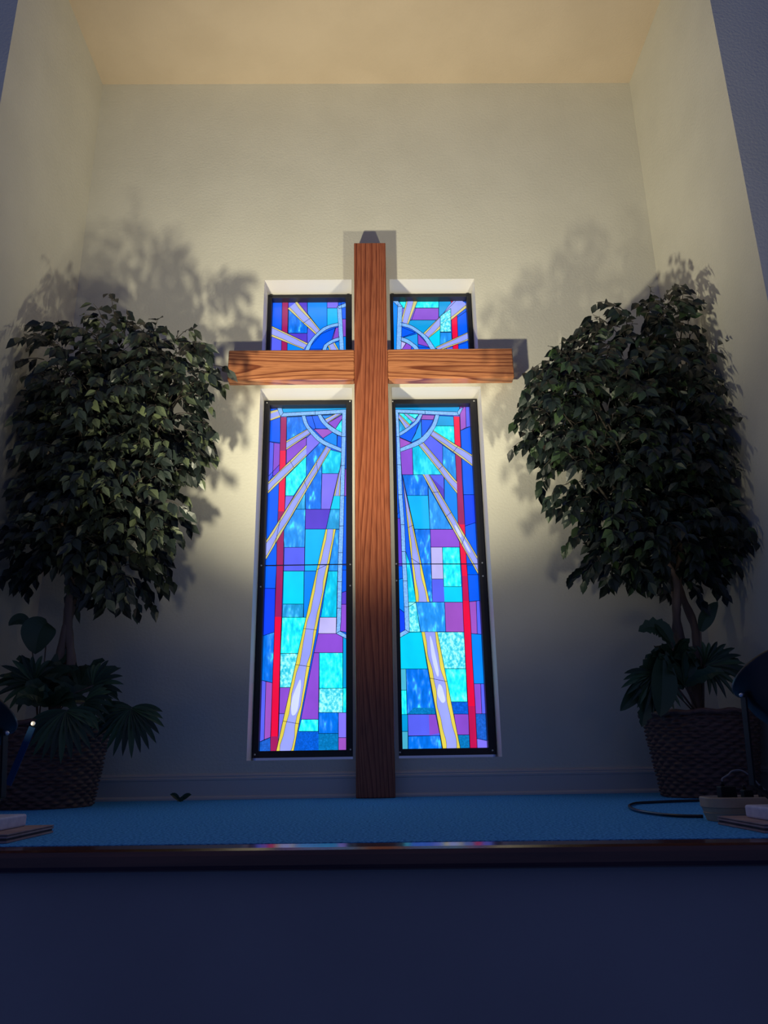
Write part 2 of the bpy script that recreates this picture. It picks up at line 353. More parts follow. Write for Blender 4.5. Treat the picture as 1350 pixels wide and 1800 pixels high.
G.strip('RK', '3 388,1120 375,1420 g 312,1045 290,1650', '3 452,1120 445,1320 g 392,1045 372,1650', 1)
G.strip('RD', 'g 290,1650 h 283,250 263,745 243,1380', 'g 372,1650 h 360,250 347,745 330,1380', 1); G.strip('RK', 'h 243,1380 240,1580', 'h 330,1380 324,1580', 1)
G.ray('3 300,135 400,110 300,230 420,188', 1)
G.ray('3 472,425 700,295 470,515 720,345', 2)
G.ray('3 285,838 668,465 285,950 668,575', 3, cuts=((.58, .1),))
G.ray('3 862,478 262,1425 910,508 262,1612', 4, cuts=((.16, .04), (.36, .0), (.75, .1)))
G.ray('3 1008,655 940,967 1012,720 1003,967', 5)
G.ray([(440+895/6.75, 840+613/6.75), (440+302/6.75, 1090+1600/6.75), (440+1014/6.75, 840+613/6.75), (440+511/6.75, 1090+1640/6.75)], 6, edge='Y2', core='GR', cuts=((.18, -.03), (.44, 0), (.60, 0), (.85, 0)), blotch=((.66, .82, .14, .3),))
G.strip('WB', '3 437,150 1060,116', '3 412,187 1022,155', 3); c('WB', '3 378,100 425,100 440,152 412,187', 3)
G.strip('WB', '3 1060,116 1056,430 1048,700 1035,1270 g 1093,1045 1075,1755 h 1066,135', '3 1022,155 1015,430 1010,700 993,1270 g 1040,1045 1025,1755 h 1020,160', 3)
c('WB', 'h 1064,132 1165,188 1165,238 1018,162', 3)
for l in ('3 755,125 755,170', '3 1015,385 1058,385', '3 1010,670 1052,670', '3 1002,968 1042,968', '3 993,1268 1035,1268', '3 985,1530 1025,1530', 'g 1035,1235 1085,1235', 'g 1025,1550 1078,1550'): G.came(P(l), 3.2, closed=False)
G.strip('WB', '3 622,180 650,270 720,365 820,455 1014,537', '3 658,178 690,270 760,350 850,425 1014,499', 3)
c('B1', '3 658,178 722,172 760,300 740,310 690,270', .5); c('B1', '3 722,172 780,172 905,308 760,302', .5); c('PR', '3 740,307 905,302 925,338 832,398', .5)
c('SK', '3 832,398 925,338 975,370 970,480 850,425', .5); c('B1', '3 970,368 1018,382 1014,500 968,484', .5)
c('SK', '3 815,168 1000,158 855,215', .5); c('PU', '3 880,245 1022,165 1022,200 955,305', .5); c('AQ', '3 1022,205 1022,345 955,305', .5)
G.ray('3 852,210 950,160 880,248 1015,160', 7)
G.strip('WB', '3 780,172 815,240 890,315 960,360 1016,383', '3 815,170 860,235 920,285 975,320 1018,345', 3)
G.came(P('g 130,1045 1165,1030'), 3.6, .006, closed=False)
fr = (-.633, -.118, .190, 2.207)
W3 = window(3, 'll', fr, gbs['ll'], [(-.620, 2.194), (-.129, 2.199), (-.620, 1.205), (-.620, 1.085), (-.129, 1.205), (-.129, 1.085), (-.620, .207), (-.129, .225)]); G.build(W3)
# --- lower right window
G = Glass(gbs['lr']); c = G.cell
c('TD', '5 120,60 780,60 760,160 160,150'); c('PR', '5 775,60 835,60 840,290 785,320'); c('LB', '5 835,60 890,60 895,278 840,290')
c('B1', '5 785,320 895,275 930,955 815,955'); c('B2', '5 815,955 930,955 940,1228 828,1265'); c('B1', '5 828,1265 940,1228 970,1745 850,1745')
c('B1', 'r 950,1040 1100,1040 1110,1455 975,1470'); c('PR', 'r 975,1470 1060,1462 s 1005,165 930,160'); c('LB', 'r 1060,1460 1115,1455 s 1070,172 1005,165')
c('SK', 's 930,160 1070,172 1095,755 965,755'); c('PU', 's 965,755 1045,755 1060,1112 980,1112'); c('LB', 's 1045,755 1100,755 1125,1112 1060,1112')
c('BD', 's 985,1112 1130,1112 1140,1435 1000,1405'); c('LV', 's 1000,1405 1140,1435 1145,1535 1005,1535')
c('TD', '5 540,172 718,180 720,275 500,275'); c('AQ', '5 500,275 720,275 728,450 505,325'); c('LB', '5 400,430 480,362 608,465 608,660')
c('S2', '5 608,465 738,560 745,825 608,665'); c('TH', '5 308,480 365,460 605,757 318,757'); c('PU', '5 190,520 308,480 316,757 205,757')
c('SH', '5 210,757 415,757 465,870 462,962 255,962'); c('VI', '5 475,757 605,757 625,790 625,1010'); c('LB', '5 475,757 600,757 620,790 620,900', .2, False)
c('SK', '5 620,780 748,930 765,1260 625,1010'); c('CY', '5 255,962 465,962 482,1295 328,1295'); c('S2', '5 465,870 705,1297 482,1297')
c('TH', 'r 215,850 270,1000 350,1472 258,1530'); c('SH', 'r 325,610 515,610 540,1472 500,1472'); c('PU', 'r 515,610 785,610 868,770 862,823 520,823')
c('WP', 'r 520,823 658,823 672,1200 530,1200'); c('LB', 'r 530,1200 672,1200 685,1472 540,1472', 0, False); c('AQ', 'r 658,823 862,823 886,1290 675,1290'); c('TQ', 'r 675,1290 886,1290 895,1472 685,1472', 0, False)
c('AP', 'r 258,1475 345,1475 s 332,142 198,142'); c('S2', 'r 345,1475 685,1475 s 632,140 332,140'); c('PR', 'r 685,1475 905,1475 s 850,142 632,140')
c('TQ', 's 195,145 345,142 415,580 80,580 80,210'); c('AP', 's 528,142 850,142 868,577 605,577'); c('AQ', 's 605,577 870,577 888,970 695,970'); c('BS', 's 695,970 888,970 898,1115 730,1115', 0, False)
c('TG', 's 90,580 160,580 165,832 90,832'); c('AQ', 's 90,832 165,832 172,1120 90,1120'); c('SH', 's 160,580 420,580 512,1118 172,1118'); c('DT', 's 250,1040 490,1040 512,1118 172,1118', .2, False)
c('LB', 's 180,1118 512,1118 565,1370 185,1378'); c('PU', 's 430,1118 512,1118 560,1340 440,1365', .2, False); c('TD', 's 95,1120 180,1120 182,1322 95,1322'); c('TG', 's 95,1322 182,1322 183,1540 95,1540'); c('SH', 's 185,1375 562,1370 592,1540 185,1540')
c('PU', 's 728,1115 902,1115 910,1362 765,1362'); c('DT', 's 765,1362 910,1362 918,1540 790,1540')
c('B1', '5 120,150 155,150 175,1130 120,1180'); c('VI', 'r 110,480 165,480 190,1045 110,1045'); c('B1', 'r 110,1045 190,1045 190,1190 110,1215'); c('SK', 'r 110,1215 190,1190 215,1605 110,1530'); c('B2', 'r 110,1530 215,1605 s 150,122 80,160')
G.strip('RD', '5 715,180 722,330 728,480', '5 775,182 780,330 787,480', 1); G.strip('RK', '5 728,480 745,800 760,1250', '5 787,480 800,800 828,1250', 1)
G.strip('RD', '5 760,1250 790,1650 r 890,1165', '5 828,1250 845,1650 r 958,1165', 1); G.strip('RM', 'r 890,1165 900,1460', 'r 958,1165 975,1460', 1)
G.strip('RD', 'r 900,1460 s 840,0 863,430 895,1020', 'r 975,1460 s 925,0 945,430 980,1020', 1); G.strip('RM', 's 895,1020 900,1112 920,1540', 's 980,1020 985,1112 1005,1540', 1)
G.ray('5 475,362 905,678 512,320 905,568', 11, cuts=((.55, .08),))
G.ray('5 362,458 750,948 408,430 748,828', 12, cuts=((.52, .08),))
G.ray('5 408,757 960,1750 475,757 960,1585', 13, cuts=((.18, .03), (.42, .03), (.7, .03)), blotch=((.55, .68, .12, .28), (.72, .85, .1, .15)))
G.ray('r 180,-40 345,1472 190,10 505,1472', 14, edge='Y2', cuts=((.42, -.04), (.66, .04)))
G.ray('s 343,143 598,1545 530,143 808,1545', 15, edge='Y2', cuts=((.39, .03),), blotch=((.03, .38, .1, .16), (.44, .6, .16, .24)))
G.strip('WB', '5 140,115 745,140', '5 165,150 765,178', 3); c('WB', '5 752,142 775,108 812,95 768,180', 3)
G.strip('WB', '5 140,115 152,390 158,665 r 135,205 165,560 175,880 190,1225 205,1535 s 148,120', '5 170,155 182,390 197,665 r 183,205 210,560 222,880 243,1225 258,1535 s 200,145', 3)
c('WB', 's 80,158 150,118 200,147 80,215', 3)
for l in ('5 432,125 435,165', '5 150,385 182,388', '5 155,662 195,664', 'r 135,204 183,205', 'r 165,560 210,562', 'r 175,878 222,880', 'r 190,1224 243,1226', 'r 205,1534 258,1534'): G.came(P(l), 3.2, closed=False)
c('PR', '5 410,165 530,170 515,215 395,212', .5); c('B1', '5 395,212 518,215 440,350 400,390', .5); c('CB', '5 385,240 397,212 402,390 290,440 335,350', .5)
c('B1', '5 180,345 370,240 340,350 290,438 180,390', .5); c('PR', '5 180,385 305,440 185,505', .5)
c('AQ', '5 170,150 375,160 280,265', .5); c('TE', '5 175,210 250,310 178,345', .5)
G.ray('5 172,200 245,310 180,160 290,270', 16); G.ray('5 225,158 310,240 262,162 345,215', 17)
G.strip('WB', '5 575,172 540,280 470,390 380,465 188,537', '5 535,170 500,270 430,360 350,425 184,500', 3)
G.strip('WB', '5 410,165 370,240 300,300 240,345 178,382', '5 375,165 335,230 280,280 230,315 178,346', 3)
G.came(P('r 110,1026 1110,1026'), 3.6, .005, closed=False)
fr = (.114, .622, .190, 2.207)
W4 = window(4, 'lr', fr, gbs['lr'], [(.124, 2.196), (.608, 2.194), (.126, 1.205), (.126, 1.110), (.604, 1.205), (.604, 1.130), (.126, .207), (.604, .210)]); G.build(W4)
# --- upper left window
G = Glass(gbs['ul']); c = G.cell
c('B1', 'A 260,150 385,150 385,560 260,500'); c('LB', 'A 250,570 382,620 372,1000 240,1000'); c('LB', 'A 448,150 545,150 545,260 448,320')
c('SH', 'A 448,300 640,460 640,557 443,555'); c('VI', 'A 443,557 638,557 638,680 440,590'); c('LB', 'A 638,555 645,470 740,560 640,670')
c('SK', 'A 640,150 842,150 842,490 780,535 640,350'); c('VI', 'A 545,150 642,150 642,370 545,250'); c('CY', 'A 842,300 955,300 955,462 842,492')
c('LV', 'A 842,150 955,150 955,300 842,300'); c('SK', 'A 435,640 600,720 560,1000 435,1000'); c('B1', 'A 985,150 1060,150 1060,412 992,412'); c('PU', 'A 992,412 1060,412 1060,590 1005,590'); c('SK', 'A 1005,590 1060,590 1060,1000 1030,1000')
G.strip('RK', 'A 385,150 380,500 370,1000', 'A 448,150 440,500 430,1000', 1)
G.ray('A 265,590 600,722 265,480 645,662', 21); G.ray('A 440,310 730,578 535,235 775,530', 22, cuts=((.55, .03),))
c('B1', 'A 648,720 780,565 930,500 900,620 790,720', .5); c('PU', 'A 925,505 975,490 975,600 890,622', .5); c('SK', 'A 828,720 880,670 975,635 985,1000 800,1000', .5); c('B1', 'A 640,720 790,720 740,1000 560,1000', .5)
G.ray('A 850,690 930,900 920,655 1000,800', 23)
G.strip('WB', 'A 560,900 640,680 770,530 860,480 958,455', 'A 600,900 690,665 780,565 870,510 962,489', 3)
G.strip('WB', 'A 760,900 800,710 840,660 900,625 970,600', 'A 790,900 840,710 880,672 925,648 974,634', 3)
G.strip('WB', 'A 945,290 985,1000', 'A 988,275 1030,1000', 3.2); c('WB', 'A 945,290 1060,245 1060,290 965,312', 3.4)
fr = (-.636, -.118, 2.350, 2.932)
W1 = window(1, 'ul', fr, gbs['ul'], []); G.build(W1)
# --- upper right window
G = Glass(gbs['ur']); c = G.cell
c('SK', 'B 215,150 285,150 290,1000 225,1000'); c('LV', 'B 325,300 470,300 425,425 318,430'); c('PU', 'B 470,300 702,300 702,422 425,422'); c('AQ', 'B 300,150 702,150 702,298 300,298')
c('TD', 'B 405,422 700,422 690,440 550,560 395,470'); c('TD', 'B 700,150 828,150 828,310 705,400'); c('TQ', 'B 600,605 718,510 718,690 665,712')
c('S2', 'B 718,548 832,548 840,630 718,690'); c('B1', 'B 885,400 1010,320 1010,550 900,592'); c('B1', 'B 895,680 1010,640 1010,1000 905,1000')
c('TD', 'B 680,710 780,710 850,1000 760,1000'); c('LB', 'B 780,705 870,690 870,1000 850,1000')
G.strip('RD', 'B 825,150 835,500 865,1000', 'B 885,150 895,500 915,1000', 1)
G.ray('B 375,150 318,440 490,150 393,470', 31); G.ray('B 548,558 890,150 605,605 1010,290', 32); G.ray('B 672,702 1010,545 715,735 1010,630', 33)
c('AP', 'B 718,385 825,310 828,548 718,548', 2.9)
c('B1', 'B 315,490 465,550 315,605', .5); c('CB', 'B 330,605 488,560 492,700 440,660', .5); c('PU', 'B 490,562 625,705 492,668', .5); c('B1', 'B 490,700 625,705 760,1000 560,1000', .5)
c('WP', 'B 312,635 372,660 330,720 310,720', .5); c('PU', 'B 372,655 425,690 400,900 310,900 330,720', .5)
G.strip('WB', 'B 312,453 420,480 520,545 610,630 780,900', 'B 312,488 400,510 490,565 565,640 720,900', 3)
G.strip('WB', 'B 310,597 380,620 440,660 500,720 560,900', 'B 310,636 370,660 420,692 460,740 510,900', 3)
G.strip('WB', 'B 285,262 262,1000', 'B 332,285 310,1000', 3.2); c('WB', 'B 215,215 290,235 332,290 290,290', 3.4)
fr = (.116, .624, 2.350, 2.932)
W2 = window(2, 'ur', fr, gbs['ur'], []); G.build(W2)

# ------------------------------------------------------------------ cross
cross = empty('wooden_cross', (0, -.08, 0)); tag(cross, 'tall varnished oak cross standing in front of the stained glass windows', 'cross')
m = MB(); m.box(-.0955, .0925, -.120, -.045, .001, 3.107); child(m.build('upright', OAKV, bevel=.004), cross)
m = MB(); m.box(-.8075, -.0955, -.119, -.045, 2.208, 2.395); a = child(m.build('crossbar_arm', OAKH, bevel=.008), cross)
m = MB(); m.box(.0925, .8045, -.119, -.045, 2.208, 2.395); child(m.build('crossbar_arm', OAKH, bevel=.008), cross)

# ------------------------------------------------------------------ wicker baskets
WICK = noisy(mat('brown_wicker', (0, 0, 0), .55), 40, srgb(78, 52, 44), srgb(112, 80, 66), stretch=(1, 1, 3))
MOSS = noisy(mat('dry_moss', (0, 0, 0), .9), 60, srgb(30, 26, 18), srgb(58, 48, 30), bump=1, bdist=.02)
def basket(loc, r0, r1, h, label):
    b = empty('wicker_basket', loc); tag(b, label, 'basket', 'wicker baskets holding the trees')
    rows = 22; sub = 5; K = 192; st = 44; m = MB(); nv = rows*sub+1
    for i in range(nv):
        t = i/(nv-1); row = min(rows-1, i//sub); f = (i % sub)/sub
        R0 = r0+(r1-r0)*t
        for j in range(K):
            a = 2*math.pi*j/K; wv = math.sin(a*st/2+(math.pi if row % 2 else 0))
            bulge = abs(math.sin(math.pi*f))**.7
            rr = R0+.0075*wv*bulge+.005*bulge-.006+.002*noise.noise((a*9, row*.7, loc[0]))
            m.v.append((rr*math.cos(a), rr*math.sin(a), h*t+.003*math.sin(a*3+row)))
    for i in range(nv-1):
        for j in range(K): p = i*K+j; q = i*K+(j+1) % K; m.f.append((p, q, q+K, p+K)); m.m.append(0)
    o = m.build('woven_wall', WICK, b, True)
    m = MB(); m.tube([((r1+.004)*math.cos(2*math.pi*j/64), (r1+.004)*math.sin(2*math.pi*j/64), h+.004*math.sin(j*1.3)) for j in range(65)], .011, 8); m.build('rim', WICK, b, True)
    lathe([(r0*.99, .002), (r0*.98, .006), (0, .006)], 48).build('basket_bottom', WICK, b)
    m = lathe([(r1-.012, h-.05), (r1*.6, h-.035), (r1*.3, h-.03), (0, h-.03)], 48); m.build('moss_fill', MOSS, b, True)
    return b
BL = (-1.455, -.42, 0); BR = (1.465, -.42, 0)
basket(BL, .215, .265, .345, 'brown wicker basket on the carpet at the left wall holding the left tree')
basket(BR, .200, .250, .350, 'brown wicker basket on the carpet behind the power strip holding the right tree')

# ------------------------------------------------------------------ ficus trees
BARK = noisy(mat('grey_brown_bark', (0, 0, 0), .8), 14, srgb(86, 72, 64), srgb(128, 108, 94), stretch=(1, 1, .25), bump=.6, bdist=.008)
TWIG = mat('dark_twig', srgb(48, 42, 36), .8)
def leafmat(name, a, b, c):
    m = mat(name, (0, 0, 0), .42, 0, .45); g = N(m, 'ShaderNodeNewGeometry'); r = ramp(m, [(0, a), (.75, b), (1, c)])
    L(m, g.outputs['Random Per Island'], r.inputs[0]); L(m, r.outputs[0], bsdf(m).inputs['Base Color']); return m
FOL = leafmat('ficus_leaf', srgb(25, 32, 32), srgb(40, 50, 44), srgb(88, 98, 70))
FOLR = leafmat('ficus_leaf_dark', srgb(20, 27, 28), srgb(32, 44, 38), srgb(56, 76, 46))
UND = leafmat('underplant_leaf', srgb(30, 48, 34), srgb(52, 76, 50), srgb(70, 96, 58))
def leaf(mb, base, d, side, ln, wd):
    # an oval leaf with a drawn-out tip, folded along its midrib and curved
    d = d.normalized(); s = d.cross(side); 
    if s.length < 1e-3: s = d.orthogonal()
    s.normalize(); nrm = s.cross(d)
    n0 = len(mb.v); prof = [(0, 0), (.16, .55), (.42, 1), (.68, .66), (.87, .2), (1, 0)]
    for t, wv in prof:
        c = base+d*(ln*t)-nrm*(ln*.16*t*t)
        if wv == 0: mb.v.append(tuple(c)); continue
        mb.v.append(tuple(c)); mb.v.append(tuple(c+s*(wd*wv/2)+nrm*(wd*.16*wv))); mb.v.append(tuple(c-s*(wd*wv/2)+nrm*(wd*.16*wv)))
    i = n0; F = mb.f
    F.append((i, i+2, i+1)); F.append((i, i+1, i+3))
    for k in range(3):
        a = n0+1+3*k; b = a+3
        F.append((a, a+1, b+1, b)); F.append((a, b, b+2, a+2))
    a = n0+10; e = n0+13; F.append((a, a+1, e)); F.append((a, e, a+2)); mb.m += [0]*10
def ok(p): return XL+.02 < p.x < XR-.02 and p.y < -.03 and p.z > .02
def tree(name_label, base, stems, crown, sprays, y0, dep, nfol, fm, seed, top):
    r = random.Random(seed); root = empty('ficus_tree', base); tag(root, name_label, 'tree', 'ficus trees in wicker baskets')
    bx = Vector(base)
    for k, pts in enumerate(stems):
        m = MB(); q = [Vector(p) for p in pts]; n = 26; P2 = []; R2 = []
        for i in range(n+1):
            t = i/n*(len(q)-1); a = min(int(t), len(q)-2); u = t-a
            p = q[a].lerp(q[a+1], u*u*(3-2*u) if False else u)
            ph = i*.42+k*2.1
            p = p+Vector((math.cos(ph), math.sin(ph), 0))*.020*(1-.3*i/n)
            P2.append(p); R2.append((.023-.010*i/n)*(1+.12*math.sin(i*1.7+k)))
        m.tube(P2, R2, 12); child(m.build('trunk_stem', BARK, None, True), root)
    fol = MB(); br = MB(); tw = MB()
    allb = [(b, 1) for b in crown]
    W = [b[2]*b[3] for b in crown]
    def spray(p, dirn, nl):
        # a thin twig that arches over, leaves on alternate sides, hanging
        pts = [p.copy()]; d = dirn.copy(); q = p.copy()
        for i in range(nl):
            d = (d+Vector((r.uniform(-.15, .15), r.uniform(-.15, .15), -.22))).normalized()
            q = q+d*r.uniform(.022, .034); pts.append(q.copy())
            for sgn in ((1, -1) if r.random() < .45 else (r.choice((1, -1)),)):
                sd = d.cross(Vector((0, 0, 1)))
                if sd.length < .1: sd = Vector((1, 0, 0))
                sd.normalize()
                ld = (d*.5+sd*sgn*r.uniform(.3, .8)+Vector((r.uniform(-.3, .3), r.uniform(-.5, .2), -r.uniform(.35, 1.0)))).normalized()
                ln = r.uniform(.055, .084); 
                side = Vector((r.uniform(-.5, .5), -1, r.uniform(-.3, .6)))
                if ok(q) and ok(q+ld*ln): leaf(fol, q+ld*.008, ld, side, ln, ln*r.uniform(.46, .58))
        if all(ok(a) for a in pts): tw.tube(pts, [.0022-.0012*i/len(pts) for i in range(len(pts))], 4)
    ctr = Vector(top)
    for _ in range(nfol):
        b = r.choices(crown, W)[0]
        v = Vector((r.gauss(0, 1), r.gauss(0, 1), r.gauss(0, 1))).normalized()*(r.random()**.30)
        px = b[0]+b[2]*v.x; py = b[1]-b[3]*v.z; Y = y0+dep*v.y*min(1, b[2]/70)
        p = atY(px, py, y0); s = (Y-EYE.y)/(y0-EYE.y); p = EYE+(p-EYE)*1.0; p.y += (Y-y0)
        p.x = min(max(p.x, XL+.035), XR-.035)
        if not ok(p): continue
        out = Vector((v.x, v.y, v.z*.6+.35)).normalized()
        spray(p, out, r.randint(3, 6))
    for px, py, Y, dx, dz, n in sprays:
        p = atY(px, py, Y); spray(p, Vector((dx, -.1, dz)).normalized(), n)
    # main boughs from the head of the stems into the crown
    for b in crown:
        for _ in range(3):
            e = atY(b[0]+r.uniform(-.5, .5)*b[2], b[1]+r.uniform(-.4, .6)*b[3], y0+r.uniform(-.5, .5)*dep)
            e.x = min(max(e.x, XL+.06), XR-.06); e.y = min(e.y, -.06)
            s0 = ctr+Vector((r.uniform(-.02, .02), r.uniform(-.02, .02), r.uniform(-.1, .25)))
            mid = s0.lerp(e, .5)+Vector((0, 0, .1)); pts = []
            for i in range(9):
                t = i/8; pts.append(s0*(1-t)**2+mid*2*t*(1-t)+e*t*t)
            br.tube(pts, [.010-.007*i/8 for i in range(9)], 6)
    child(br.build('branches', TWIG, None, True), root)
    child(tw.build('twigs', TWIG), root)
    child(fol.build('foliage', fm, None, False), root)
    return root
crownL = [(120,635,50,36),(220,625,66,50),(295,655,46,46),(330,668,22,28),(110,700,44,60),(175,720,85,76),(265,735,68,60),(300,795,36,46),(108,800,45,66),(160,830,80,80),(232,860,62,68),(100,895,50,55),(160,925,75,60),(238,925,40,40),(100,965,52,38),(200,985,45,50)]
sprL = [(200,600,-.5,-.3,1,6),(225,600,-.55,-.25,1,4),(262,610,-.5,-.35,1,7),(262,610,-.5,.3,1,5),(315,625,-.55,.8,.5,5),(330,655,-.55,.8,.3,4),(325,690,-.6,.9,.1,5),(325,755,-.6,1,0,5),(330,800,-.6,.8,-.3,5),(270,930,-.6,.9,-.1,4),(285,880,-.6,.8,.1,5),(80,615,-.45,-1,.5,6),(70,640,-.45,-.6,.6,5),(205,1010,-.6,.4,-.4,4),(75,985,-.5,-.7,-.3,4),(340,740,-.6,.8,0,4)]
hL = atY(128, 1010, -.45); 
stemsL = [[(-1.475,-.43,.30), atY(112,1180,-.44), atY(118,1090,-.45), hL, atY(150,900,-.47)],
          [(-1.425,-.40,.30), atY(104,1190,-.42), atY(112,1100,-.43), atY(140,1010,-.42), atY(200,860,-.45)],
          [(-1.45,-.46,.30), atY(118,1170,-.47), atY(128,1090,-.47), atY(122,1000,-.47), atY(90,860,-.5)]]
tree('ficus tree with twisted stems at the left wall, left of the cross', BL, stemsL, crownL, sprL, -.46, .27, 900, FOL, 11, hL)
crownR = [(1150,560,50,24),(1195,570,45,35),(1110,605,80,40),(1200,640,62,60),(1020,660,60,45),(985,700,50,45),(985,770,38,42),(1080,700,85,65),(1180,740,85,80),(1235,720,35,80),(1060,790,75,65),(1150,840,95,75),(1215,850,60,75),(1060,860,50,40),(1085,940,48,45),(1150,940,75,55),(1215,930,55,55),(1085,990,40,25),(1190,985,60,35),(1240,960,30,45)]
sprR = [(1110,560,-.6,-.6,1,7),(1090,575,-.6,-1,.6,6),(1140,560,-.55,.2,1,6),(1150,555,-.5,-.3,1,4),(1185,560,-.5,-.3,1,6),(1190,560,-.5,.6,.8,6),(1040,610,-.6,-.6,.5,6),(985,635,-.6,-1,.3,6),(960,670,-.6,-1,0,5),(955,720,-.6,-.7,-.1,6),(960,760,-.6,-.6,-.5,5),(1000,850,-.6,-.9,-.1,5),(1035,940,-.6,-1,.2,5),(1060,980,-.6,-.6,-.2,5),(1230,590,-.45,.8,.4,6),(1225,1010,-.5,.8,-.1,5)]
hR = atY(1172, 1010, -.45)
stemsR = [[(1.455,-.43,.30), atY(1200,1130,-.44), atY(1182,1060,-.45), hR, atY(1140,880,-.47)],
          [(1.50,-.40,.30), atY(1222,1140,-.42), atY(1205,1060,-.43), atY(1195,1000,-.42), atY(1200,860,-.45)],
          [(1.43,-.46,.30), atY(1208,1160,-.47), atY(1195,1080,-.47), atY(1180,1010,-.47), atY(1110,900,-.5)]]
tree('ficus tree with twisted stems at the right wall, right of the cross', BR, stemsR, crownR, sprR, -.46, .25, 950, FOLR, 23, hR)

# ------------------------------------------------------------------ low plants in the baskets
def blade(mb, pts, wid, n=10, fold=.2, ragged=0):
    q = [Vector(p) for p in pts]; rows = []
    for i in range(n+1):
        t = i/n; p = q[0]*(1-t)**2+q[1]*2*t*(1-t)+q[2]*t*t; d = (q[1]-q[0])*(1-t)+(q[2]-q[1])*t
        s = d.cross(Vector((.2, -1, .2))).normalized(); nn = s.cross(d).normalized()
        w2 = wid*math.sin(math.pi*min(1, t*.92+.06))**.8*(1 if not ragged or i % 2 else 1-ragged)
        if i == n: w2 = .0008
        n0 = len(mb.v); mb.v += [tuple(p-s*w2/2+nn*w2*fold), tuple(p), tuple(p+s*w2/2+nn*w2*fold)]; rows.append(n0)
    for a, b in zip(rows, rows[1:]): mb.f += [(a, a+1, b+1, b), (a+1, a+2, b+2, b+1)]; mb.m += [0, 0]
def fan(root, mat_, stem0, hub, aim, R, n, spread):
    m = MB(); m.tube([stem0, Vector(stem0).lerp(hub, .55)+Vector((0, 0, .05)), hub], .003, 6)
    child(m.build('stem', BARK, None, True), root)
    m = MB(); aim = Vector(aim).normalized(); s = aim.cross(Vector((0, -1, .1))).normalized()
    for k in range(n):
        a = (k/(n-1)-.5)*spread; d = aim*math.cos(a)+s*math.sin(a); ln = R*(.75+.25*math.cos(a))*rnd.uniform(.92, 1.05)
        blade(m, [hub, Vector(hub)+d*ln*.55+Vector((0, -.015, .01)), Vector(hub)+d*ln+Vector((0, 0, -.02))], R*.15, 7, .25)
    child(m.build('fan_leaf', UND), root)
def broad(root, pts, wd, stem=None, rag=0):
    if stem:
        m = MB(); m.tube([stem, Vector(stem).lerp(Vector(pts[0]), .5)+Vector((0, 0, .03)), pts[0]], .003, 6); child(m.build('stem', BARK, None, True), root)
    m = MB(); blade(m, pts, wd, 14, .16, rag); child(m.build('leaf', UND), root)
def tuft(root, ctr, n, R, wd, seed):
    r = random.Random(seed)
    for k in range(n):
        a = r.uniform(0, 2*math.pi); e = r.uniform(.15, 1.1); c0 = Vector(ctr); d = Vector((math.cos(a)*math.cos(e), math.sin(a)*math.cos(e), math.sin(e)))
        ln = R*r.uniform(.7, 1.1); p1 = c0+d*ln*.6+Vector((0, 0, .03)); p2 = c0+d*ln-Vector((0, 0, .07*r.random()))
        if not (ok(p1) and ok(p2)): continue
        m = MB(); blade(m, [c0, p1, p2], wd*r.uniform(.7, 1.2), 8, .2, .25); child(m.build('leaf', UND), root)
Yp = -.52
pl = empty('leafy_plant', (BL[0], BL[1], .31)); tag(pl, 'dark leafy plant with hanging fan leaf at the foot of the left tree', 'plant')
sL = Vector((-1.47, -.50, .31))
broad(pl, [atY(84,1095,Yp), atY(66,1100,Yp-.05), atY(62,1150,Yp-.02)], .15, sL); broad(pl, [atY(52,1100,Yp), atY(35,1078,Yp), atY(15,1100,Yp)], .055, sL)
fan(pl, UND, sL, atY(232,1245,-.62), (-.1, -.1, -1), .19, 17, 3.4); fan(pl, UND, sL, atY(165,1205,-.60), (1, -.2, .15), .15, 15, 3.6)
fan(pl, UND, sL, atY(118,1250,-.68), (.1, -.3, -1), .20, 15, 3.0); fan(pl, UND, sL, atY(60,1200,-.60), (-.4, -.3, .3), .16, 13, 3.4)
fan(pl, UND, sL, atY(150,1235,-.64), (.5, -.3, -.3), .15, 13, 3.0)
tuft(pl, atY(60,1215,-.50), 14, .22, .06, 3); tuft(pl, atY(140,1215,-.50), 14, .22, .06, 4); tuft(pl, atY(90,1240,-.6), 12, .18, .06, 5)
pr_ = empty('leafy_plant', (BR[0], BR[1], .31)); tag(pr_, 'dark leafy plant with pointed drooping leaves at the foot of the right tree', 'plant')
sR = Vector((1.45, -.50, .31))
broad(pr_, [atY(1232,1110,Yp), atY(1235,1085,Yp), atY(1262,1058,Yp)], .07, sR)
broad(pr_, [atY(1182,1140,Yp), atY(1160,1085,Yp), atY(1122,1110,Yp)], .10, sR, .3); broad(pr_, [atY(1180,1130,Yp), atY(1165,1100,Yp), atY(1150,1095,Yp)], .07, sR)
broad(pr_, [atY(1170,1145,-.6), atY(1150,1180,-.65), atY(1118,1215,-.65)], .13, sR, .2); broad(pr_, [atY(1140,1190,-.62), atY(1118,1215,-.65), atY(1090,1250,-.65)], .07, sR)
broad(pr_, [atY(1150,1180,-.65), atY(1135,1230,-.68), atY(1128,1278,-.68)], .10, sR, .4); broad(pr_, [atY(1165,1150,-.65), atY(1165,1210,-.7), atY(1160,1260,-.7)], .12, sR)
fan(pr_, UND, sR, atY(1150,1185,-.66), (-.5, -.2, -1), .17, 13, 2.6); fan(pr_, UND, sR, atY(1240,1170,-.60), (.8, -.2, .1), .16, 15, 3.4)
broad(pr_, [atY(1240,1150,-.55), atY(1280,1140,-.55), atY(1275,1190,-.55)], .08, sR, .2)
tuft(pr_, atY(1180,1180,-.52), 16, .20, .07, 6); tuft(pr_, atY(1235,1190,-.52), 16, .20, .07, 7); tuft(pr_, atY(1205,1205,-.6), 12, .18, .06, 8)
fl = MB(); p0 = atZ(316, 1409, .012)
